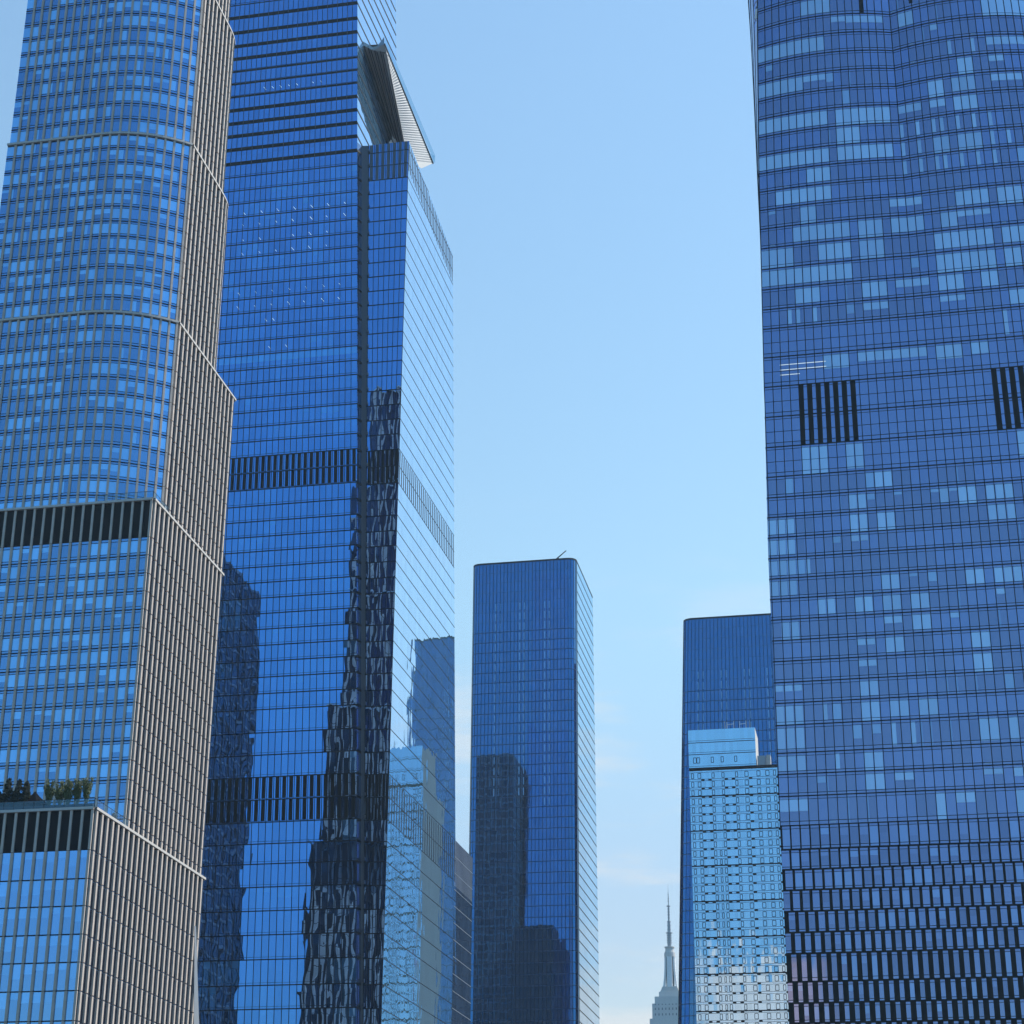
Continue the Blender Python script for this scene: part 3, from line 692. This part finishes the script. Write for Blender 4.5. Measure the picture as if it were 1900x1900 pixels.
for x0, x1 in ((-51.8, -51.75), (-51, -48.6), (-46.6, -44.4), (-43.2, -43.15)):
    b.beam((x0, 642, GT), (x0, 642, GT+3.0), (0, -1, 0), .16, .12); b.beam((x1, 642, GT), (x1, 642, GT+3.2), (0, -1, 0), .16, .12); b.beam((x0, 642, GT+2.0), (x1, 642, GT+2.2), (0, -1, 0), .16, .10)
b.build('roof_frame_set', MT['white'], G)

# ================================================================== dark lobed residential tower (right)
random.seed(60)
F = thing('residential_tower', 'dark slate blue residential tower filling the right side, curving into lobes towards the top', 'skyscraper', (10, 310, 0))
zsF = [0, 6, 12, 18, 24, 30, 36, 42, 46.2, 49.4, 52.3, 55.3, 58.2, 61.3, 65.46, 68.6, 71.75, 74.97, 78.1, 81.2, 84.9, 89.5, 93.0, 96.4, 100.9, 104.5, 107.9, 111.4, 114.9, 118.4, 121.95, 125.45, 129.0, 132.6, 136.2, 139.7, 143.4, 148.8, 154.35, 159.95, 165.5, 171.0, 174.75, 178.65, 182.7, 186.85, 190.8, 194.65, 198.4, 202.2, 206, 209.85, 213.7, 217.6, 221.5, 225.4, 229.4, 233.4, 237.5, 241.5, 245.5, 249.5, 253.5, 257.5]
I55 = zsF.index(55.3)
XLP = [(0, -15.55), (92, -15.5), (130, -15.3), (183, -14.16), (205, -13.7), (240, -12.5), (300, -11)]
def XL(z):
    for (a, b_), (c, d) in zip(XLP, XLP[1:]):
        if z <= c: return b_+(d-b_)*(z-a)/(c-a)
    return -11
def kF(z): return 0 if z < 160 else 2.0*((z-160)/73)**1.7
XC = 10.9; NB = 36
def Fw(u, z):
    xl = XL(z); x = xl+(XC-xl)*u/18; v = (u % 18)/18 if u < 36 else 1
    if u < 0: v = 0
    return (x, 290.0+kF(z)*(.55-4*v*(1-v)))
def Fn(u, z):                                               # north face, from the back corner to the front one
    v = (u % 16)/16; y0 = Fw(0, z)[1]
    return (XL(z)-kF(z)*.85*4*v*(1-v)-.001*u, y0+36*(1-u/32))
def xr(z): return Fw(35.999, z)[0]
Fs = lerp2(lambda z: Fw(35.999, z), lambda z: (xr(z), 326)); Fe = lerp2(lambda z: (xr(z), 326), lambda z: (XL(z), 326))
BL = {}
for s_ in '9 0 3 T;9 16 17 F;9 18 20 T;9 24 25 F;10 9 11 F;10 12 14 T;10 21 23 T;10 24 25 T;11 0 3 F;11 6 7 L;11 9 11 F;12 0 3 F;12 12 13 L;12 14 15 L;12 21 23 F;12 24 25 F;13 0 3 F;13 5 6 L;13 9 11 F;13 12 14 F;13 15 17 F;14 0 3 T;14 9 11 F;15 9 11 T;15 21 23 F;16 9 11 T;16 12 14 F;16 21 23 F;17 1 3 F;17 12 14 T;17 15 17 F;17 19 20 T;18 5 7 F;18 9 11 F;18 12 14 F;18 15 17 F;18 24 25 T;19 0 3 F;19 12 14 F;19 21 23 F;19 24 27 F;20 0 3 F;20 4 5 L;21 0 3 F;21 9 11 T;22 0 3 F;22 9 11 F;22 12 14 F;22 24 27 F;23 9 11 F;23 19 20 F;23 21 23 F;23 24 27 F;24 12 14 F;25 4 7 F;25 9 11 F;25 28 29 F;28 7 10 T;28 11 19 T;28 20 23 T;28 24 26 T;29 28 29 L;30 3 4 L;30 4 5 L;30 6 7 L;30 12 15 T;30 21 24 T;30 29 31 F;31 4 7 F;31 12 15 F;31 16 20 T;31 21 24 F;31 26 28 F;32 0 11 F;32 21 28 F;32 29 31 F;33 0 4 F;33 7 11 F;33 12 15 F;33 21 28 F;33 29 32 F;34 4 11 F;34 12 15 F;34 16 20 F;34 22 24 F;34 24 28 T;35 5 7 F;35 16 20 T;35 24 28 F;35 29 32 F;36 2 9 F;37 6 9 F;37 18 19 L;37 20 21 L;37 22 23 L;37 23 24 L;37 25 26 L;37 27 28 L;37 29 30 L;38 0 9 F;38 10 17 F;38 18 19 L;38 20 21 L;38 22 24 F;38 25 28 F;38 29 30 L;38 31 32 L;39 10 13 F;39 18 19 L;39 20 21 L;39 22 23 L;39 23 24 L;39 25 26 L;39 27 28 L;39 29 30 L;40 0 9 F;40 10 17 F;40 18 21 T;40 22 24 T;40 25 28 F;41 22 24 F;41 25 28 F;41 30 34 T;42 0 6 F;42 6 9 T;42 26 28 F;42 30 32 T;43 25 26 L;43 28 29 L;43 30 35 T;44 0 9 F;44 23 24 T;45 10 12 T;45 12 17 T;45 19 21 F;45 30 32 T;45 30 36 F;46 6 9 T;46 6 10 F'.split(';'):
    r, b0, b1, k = s_.split()
    for b_ in range(int(b0), int(b1)): BL[(int(r)+I55, b_)] = (k, int(b0), int(b1))
grd = MB(); pr_ = MB(); done = set(); blinds = []
VL = [(zsF.index(148.8), range(4, 11), 154), (zsF.index(148.8), range(26, 30), 153)]
mech = (zsF.index(143.4), zsF.index(171.0))
rowshift = {}
for i in range(len(zsF)-1):
    z0, z1_ = zsF[i], zsF[i+1]; h = z1_-z0; st = MB(); low = z1_ <= 85.0; zm = (z0+z1_)/2
    ph = (.25 if i % 2 else -.25)*max(0, min(1, (85-zm)/14)) if low else 0
    g0 = [max(0, min(36, j+ph)) for j in range(37)]
    if low and ph < 0: g0 = [j+ph for j in range(1, 37)]; g0 = [0]+g0+[36]
    room = 0; gc = None
    for j in range(len(g0)-1):
        u0, u1 = g0[j], g0[j+1]
        if u1-u0 < .05: continue
        if room <= 0: room = random.choice((1, 2, 2, 3, 3, 4)); gc = random.random()
        room -= 1
        wallp = (0.012, .030, .085, 1.05)                         # opaque blue spandrel glass
        gry = (.045, .055, .085, .88)                             # room behind the glass
        c = jit(wallp if gc < .38 else gry, .18, .05)
        if low:
            rr = random.random(); c = jit((.07, .15, .24, 1.05) if rr < .24 else ((.035, .06, .12, 1.0) if rr < .7 else (.014, .02, .045, .85)), .2, .05)
        elif mech[0] <= i < mech[1]: c = jit(wallp, .1, .04)
        sp = h*.14
        if h > 2.5 and z0 > 40:
            pane(st, Fw, u0, u1, z0, z0+sp, jit((c[0]*.9, c[1]*.9, c[2]*.9, 1.0), .1), 0, .0006)
            if low and random.random() < .3:
                zc = z0+h*random.uniform(.35, .65); pane(st, Fw, u0, u1, z0+sp, zc, jit((.012, .02, .05, .9), .2), 0, .0006); pane(st, Fw, u0, u1, zc, z1_-.5, c, 0, .0006)
            else: pane(st, Fw, u0, u1, z0+sp, z1_-.5, c, 0, .0006)
            pane(st, Fw, u0, u1, z1_-.5, z1_, jit((.02, .04, .10, .95), .1), 0, .0006)
        else: pane(st, Fw, u0, u1, z0, z1_, c, 0, .0006)
        # drawn blinds / curtains
        if not low and (i, j) in BL and (i, j) not in done:
            k, b0, b1 = BL[(i, j)]
            zt, zb = z1_-.42, z0+.5 if k != 'T' else z0+h*random.uniform(.45, .62)
            if random.random() < .3 and k == 'F': zb = z0+.05
            mbb = MB(); tone = random.uniform(.8, 1.12)
            for q in range(b0, b1):
                done.add((i, q)); a_, e_ = q+.06, q+.94
                if k == 'L': e_ = q+.5
                pane(mbb, Fw, a_, e_, zb, zt, jit((.34*tone, .50*tone, .58*tone, .80), .07), .025)
            if len(blinds) < 140: blinds.append(mbb)
        elif (i, j) not in BL and not low and not (mech[0] <= i < mech[1]) and gc >= .38 and random.random() < .05:
            zb = z0+h*random.choice((.15, .4, .55, .7)); pane(st, Fw, u0+.07, u1-.07, zb, z1_-.5, jit((.20, .33, .41, .85), .2), .025)
        elif (i, j) not in BL and not low and not (mech[0] <= i < mech[1]) and gc >= .38 and random.random() < .07:
            mbb = st; pane(mbb, Fw, u0+.06, u0+.2, z0+.2, z1_-.5, (.12, .24, .36, .8), .025)
        elif (i, j) not in BL and not low and not (mech[0] <= i < mech[1]) and random.random() < .03:
            pane(st, Fw, u0+.2, u0+.7, z0+.25, z0+.5, (.25, .3, .33, .6), .025)
    for j in range(16): pane(st, Fn, j*2, j*2+2, z0, z1_, jit((.02, .04, .07, 1), .2), 0, .0005)
    for P in (Fs, Fe):
        for j in range(12): pane(st, P, j/12, (j+1)/12, z0, z1_, jit((.02, .04, .08, 1), .2), 0, .0005)
    st.build('storey_glazing', MT['glassF'], F)
    us = list(range(37)) if kF(z1_) > 0 else [0, 35.99]
    us[-1] = 35.99
    hbar(grd, Fw, us, z0, .17 if not low else .26, .06)
    if z0 > 40:
        hbar(grd, Fw, us, z0+h*.14, .085, .04); hbar(grd, Fw, us, z1_-.5, .07, .03)
        if h > 4.9: hbar(grd, Fw, us, z0+h*.5, .08, .03)
    hbar(grd, Fn, [0, 8, 16, 24, 31.99], z0, .18, .05)
    # piers between the lower windows widen storey by storey
    if low:
        wd = .16+.66*max(0, min(1, (86.5-zm)/27))**1.15
        for u in g0[(0 if ph >= 0 else 1):]:
            if u > 35.9: continue
            uu = max(u, .12); pr_.beam(pt(Fw, uu, z0+.04), pt(Fw, uu, z1_-.04), (0, -1, 0), wd, .09)
for j in range(0, 37):
    vbar(grd, Fw, min(j, 35.99)+(.02 if j == 18 else 0), 84.9, 160,   .125, .07); vbar(grd, Fw, min(j, 35.99)+(.02 if j == 18 else 0), 160, 257.5,   .125, .07, steps=24)
for j in range(0, 33, 2): vbar(grd, Fn, min(j, 31.9), 0, 160, .1, .06); vbar(grd, Fn, min(j, 31.9), 160, 257.5, .1, .06, steps=16)
grd.build('mullion_grid', MT['frame'], F); pr_.build('pier_set', MT['pier'], F)
blinds.sort(key=lambda m_: -len(m_.f)); rest = MB()
for n_, m_ in enumerate(blinds):
    if n_ < 99: m_.build('blind', MT['glassF'], F)
    else: rest.v, off = rest.v+m_.v, len(rest.v); rest.f += [tuple(x+off for x in f) for f in m_.f]; rest.c += m_.c; rest.t += m_.t; rest.anyc = True
o = rest.build('blind', MT['glassF'], F)
if o: o['kind'] = 'stuff'
for r0, js, _ in VL:
    for j in js:
        b = MB(); b.beam(pt(Fw, j+.28, 148.9), pt(Fw, j+.28, 160.0), (0, -1, 0), .80, .12); b.build('vent_louvre', MT['louvre'], F)
for u, zz in ((14.3, 233.6), (20.9, 234.6)):
    b = MB(); b.beam(pt(Fw, u, zz), pt(Fw, u, zz+12), nrm(Fw, u, zz), .62, .12); b.build('vent_louvre', MT['louvre'], F)
for k in range(3):
    b = MB(); zz = 163.9-k*.95; u0, u1 = 1.9, (7.3 if k < 2 else 4.2); b.beam(pt(Fw, u0, zz), pt(Fw, u1, zz), (0, -1, 0), .10, .05, back=0); b.build('ceiling_light', MT['lamp'], F)
b = MB(); n = (-.8, -.6, 0); b.beam((XL(237)-.35, Fw(0, 237)[1]+.2, 236.2), (XL(237)-.15, Fw(0, 237)[1], 238.2), n, .5, .12); b.build('open_sash', MT['white'], F)
flat_roof(F, [(XL(257), 290), (36, 290), (36, 326), (XL(257), 326)], 257.4)

# ================================================================== far stepped skyscraper with a spire
random.seed(70)
E = thing('spired_skyscraper', 'distant pale grey stepped skyscraper crowned by a thin ringed spire', 'skyscraper', (-222.5, 1960, 0))
cx, cy = -222.5, 1960
def blk(mb, hw, hd, z0, z1_): mb.box(cx-hw, cx+hw, cy-hd, cy+hd, z0, z1_)
b = MB(); blk(b, 29, 20, 0, 260); blk(b, 24, 18, 260, 296); blk(b, 19.8, 16, 296, 309.5); blk(b, 17.2, 15, 309.5, 324.5); blk(b, 14.6, 14, 324.5, 331.5); blk(b, 10.6, 11, 331.5, 336.6); sh = b.build('shaft', MT['lime'], E)
b = MB()
for z0 in (301, 312.5, 318, 323.0):
    for k in range(9):
        x = cx-14+k*3.5; yy = cy-(16 if z0 < 309 else 15)
        b.beam((x, yy, z0), (x, yy, z0+(2.2 if z0 != 323 else 1)), (0, -1, 0), 1.0, .08)
b.build('window_row', MT['reveal'], sh)
b = MB(); 
for k in range(4): blk(b, 9.4-k*.55, 9.4-k*.55, 336.6+k*1.5, 337.6+k*1.5); blk(b, 8.6-k*.5, 8.6-k*.5, 337.6+k*1.5, 338.1+k*1.5)
b.build('crown_step', MT['lime'], E)
b = MB(); nseg = 10
for k in range(nseg):                                          # winged mast, flaring outwards at its foot in small steps
    f0 = k/nseg; hw = 7.2-2.0*(1-(1-f0)**2.4); z0, z1_ = 342+31*f0, 342+31*(k+1)/nseg
    for sx in (-1, 1):
        b.box(cx+sx*hw-(1.7 if sx > 0 else 0), cx+sx*hw+(0 if sx > 0 else 1.7), cy-2.6, cy+2.6, z0, z1_); 
    b.box(cx-2.6, cx+2.6, cy-hw, cy+hw, z0, z1_)
b.build('mast_wing', MT['white'], E)
b = MB(); b.tube((cx, cy, 342), (cx, cy, 373), 4.2, 4.2, 12); b.build('mast_glazing', MT['reveal'], E)
b = MB()
for z0, z1_, r0, r1 in ((373, 377.5, 5.6, 5.6), (377.5, 379, 5.0, 4.7), (379, 382.4, 4.5, 4.3), (382.4, 383.4, 5.2, 5.2)): b.tube((cx, cy, z0), (cx, cy, z1_), r0, r1, 16)
b.build('lantern', MT['lime'], E)
b = MB()
for z0, z1_, r0, r1 in ((383.4, 386, 1.4, 2.2), (386, 397.5, 2.0, 1.9), (398, 410, 1.7, 1.5), (410, 425, .85, .8), (425.5, 436, .5, .4), (436, 448.5, .28, .06)): b.tube((cx, cy, z0), (cx, cy, z1_), r0, r1, 8)
for z0, r0 in ((387.5, 2.7), (390, 2.7), (392.5, 2.7), (395, 2.7), (397.4, 3.4), (401, 2.0), (405, 2.0), (409, 2.1), (413, 1.4), (416, 1.5), (419, 1.5), (422, 1.3), (425, 2.1), (430, .9), (433, .8), (437, .7)): b.tube((cx, cy, z0), (cx, cy, z0+.7), r0, r0, 10)
b.build('antenna', MT['spire'], E)

# ------------------------------------------------------------------ haze
hm = bpy.data.materials.new('summer_haze'); hm.use_nodes = True; ht = hm.node_tree; ht.nodes.clear()
pv = N(ht, 'ShaderNodeVolumePrincipled'); pv.inputs['Color'].default_value = (.62, .84, 1, 1); pv.inputs['Density'].default_value = .00007; pv.inputs['Anisotropy'].default_value = .2
ho_ = N(ht, 'ShaderNodeOutputMaterial'); ht.links.new(pv.outputs[0], ho_.inputs['Volume'])
b = MB(); b.box(-1500, 1500, -700, 2300, -1, 470); hz = b.build('haze', hm); hz['kind'] = 'stuff'
S.cycles.volume_bounces = 0

# ================================================================== neighbours met only as reflections in the glass
def plain_tower(name, label, x0, x1, y0, y1, h, g_, fl, seed, bay=3.0, fin=None):
    random.seed(seed); t = thing(name, label, 'building', ((x0+x1)/2, (y0+y1)/2, 0))
    n = int(h/fl); gd = MB()
    P4 = rect_tier(x0, x1, y0, y1); st = MB()
    for i in range(n):
        z0 = h-fl*(n-i) if i else 0; z1_ = h-fl*(n-i-1)
        for P in P4:
            us = div(P.L, bay)
            for a, b_ in zip(us, us[1:]):
                pane(st, P, a, b_, z0, z1_-.9, jit((.02, .025, .035, 1), .5, .1), 0, .001); pane(st, P, a, b_, z1_-.9, z1_, jit((.13, .14, .15, .7), .2), 0, .001)
            hbar(gd, P, [0, P.L], z1_-.9, .25, .12)
    for P in P4:
        for u in div(P.L, bay): vbar(gd, P, u, 0, h, .35, .2)
    st.build('facade', MT[g_], t); gd.build('frame_grid', MT[fin or 'bronze'], t); flat_roof(t, [(x0, y0), (x1, y0), (x1, y1), (x0, y1)], h-.05)
    return t
plain_tower('dark_office_block', 'charcoal office block behind the stone-finned tower, out of view', -250, -197.5, 313, 366, 238, 'glassD', 4.2, 81)
plain_tower('dark_corner_tower', 'charcoal tower hidden behind the stone-finned tower beside the deck tower', -250, -189, 446, 520, 298, 'glassD', 4.3, 82, fin='steel')
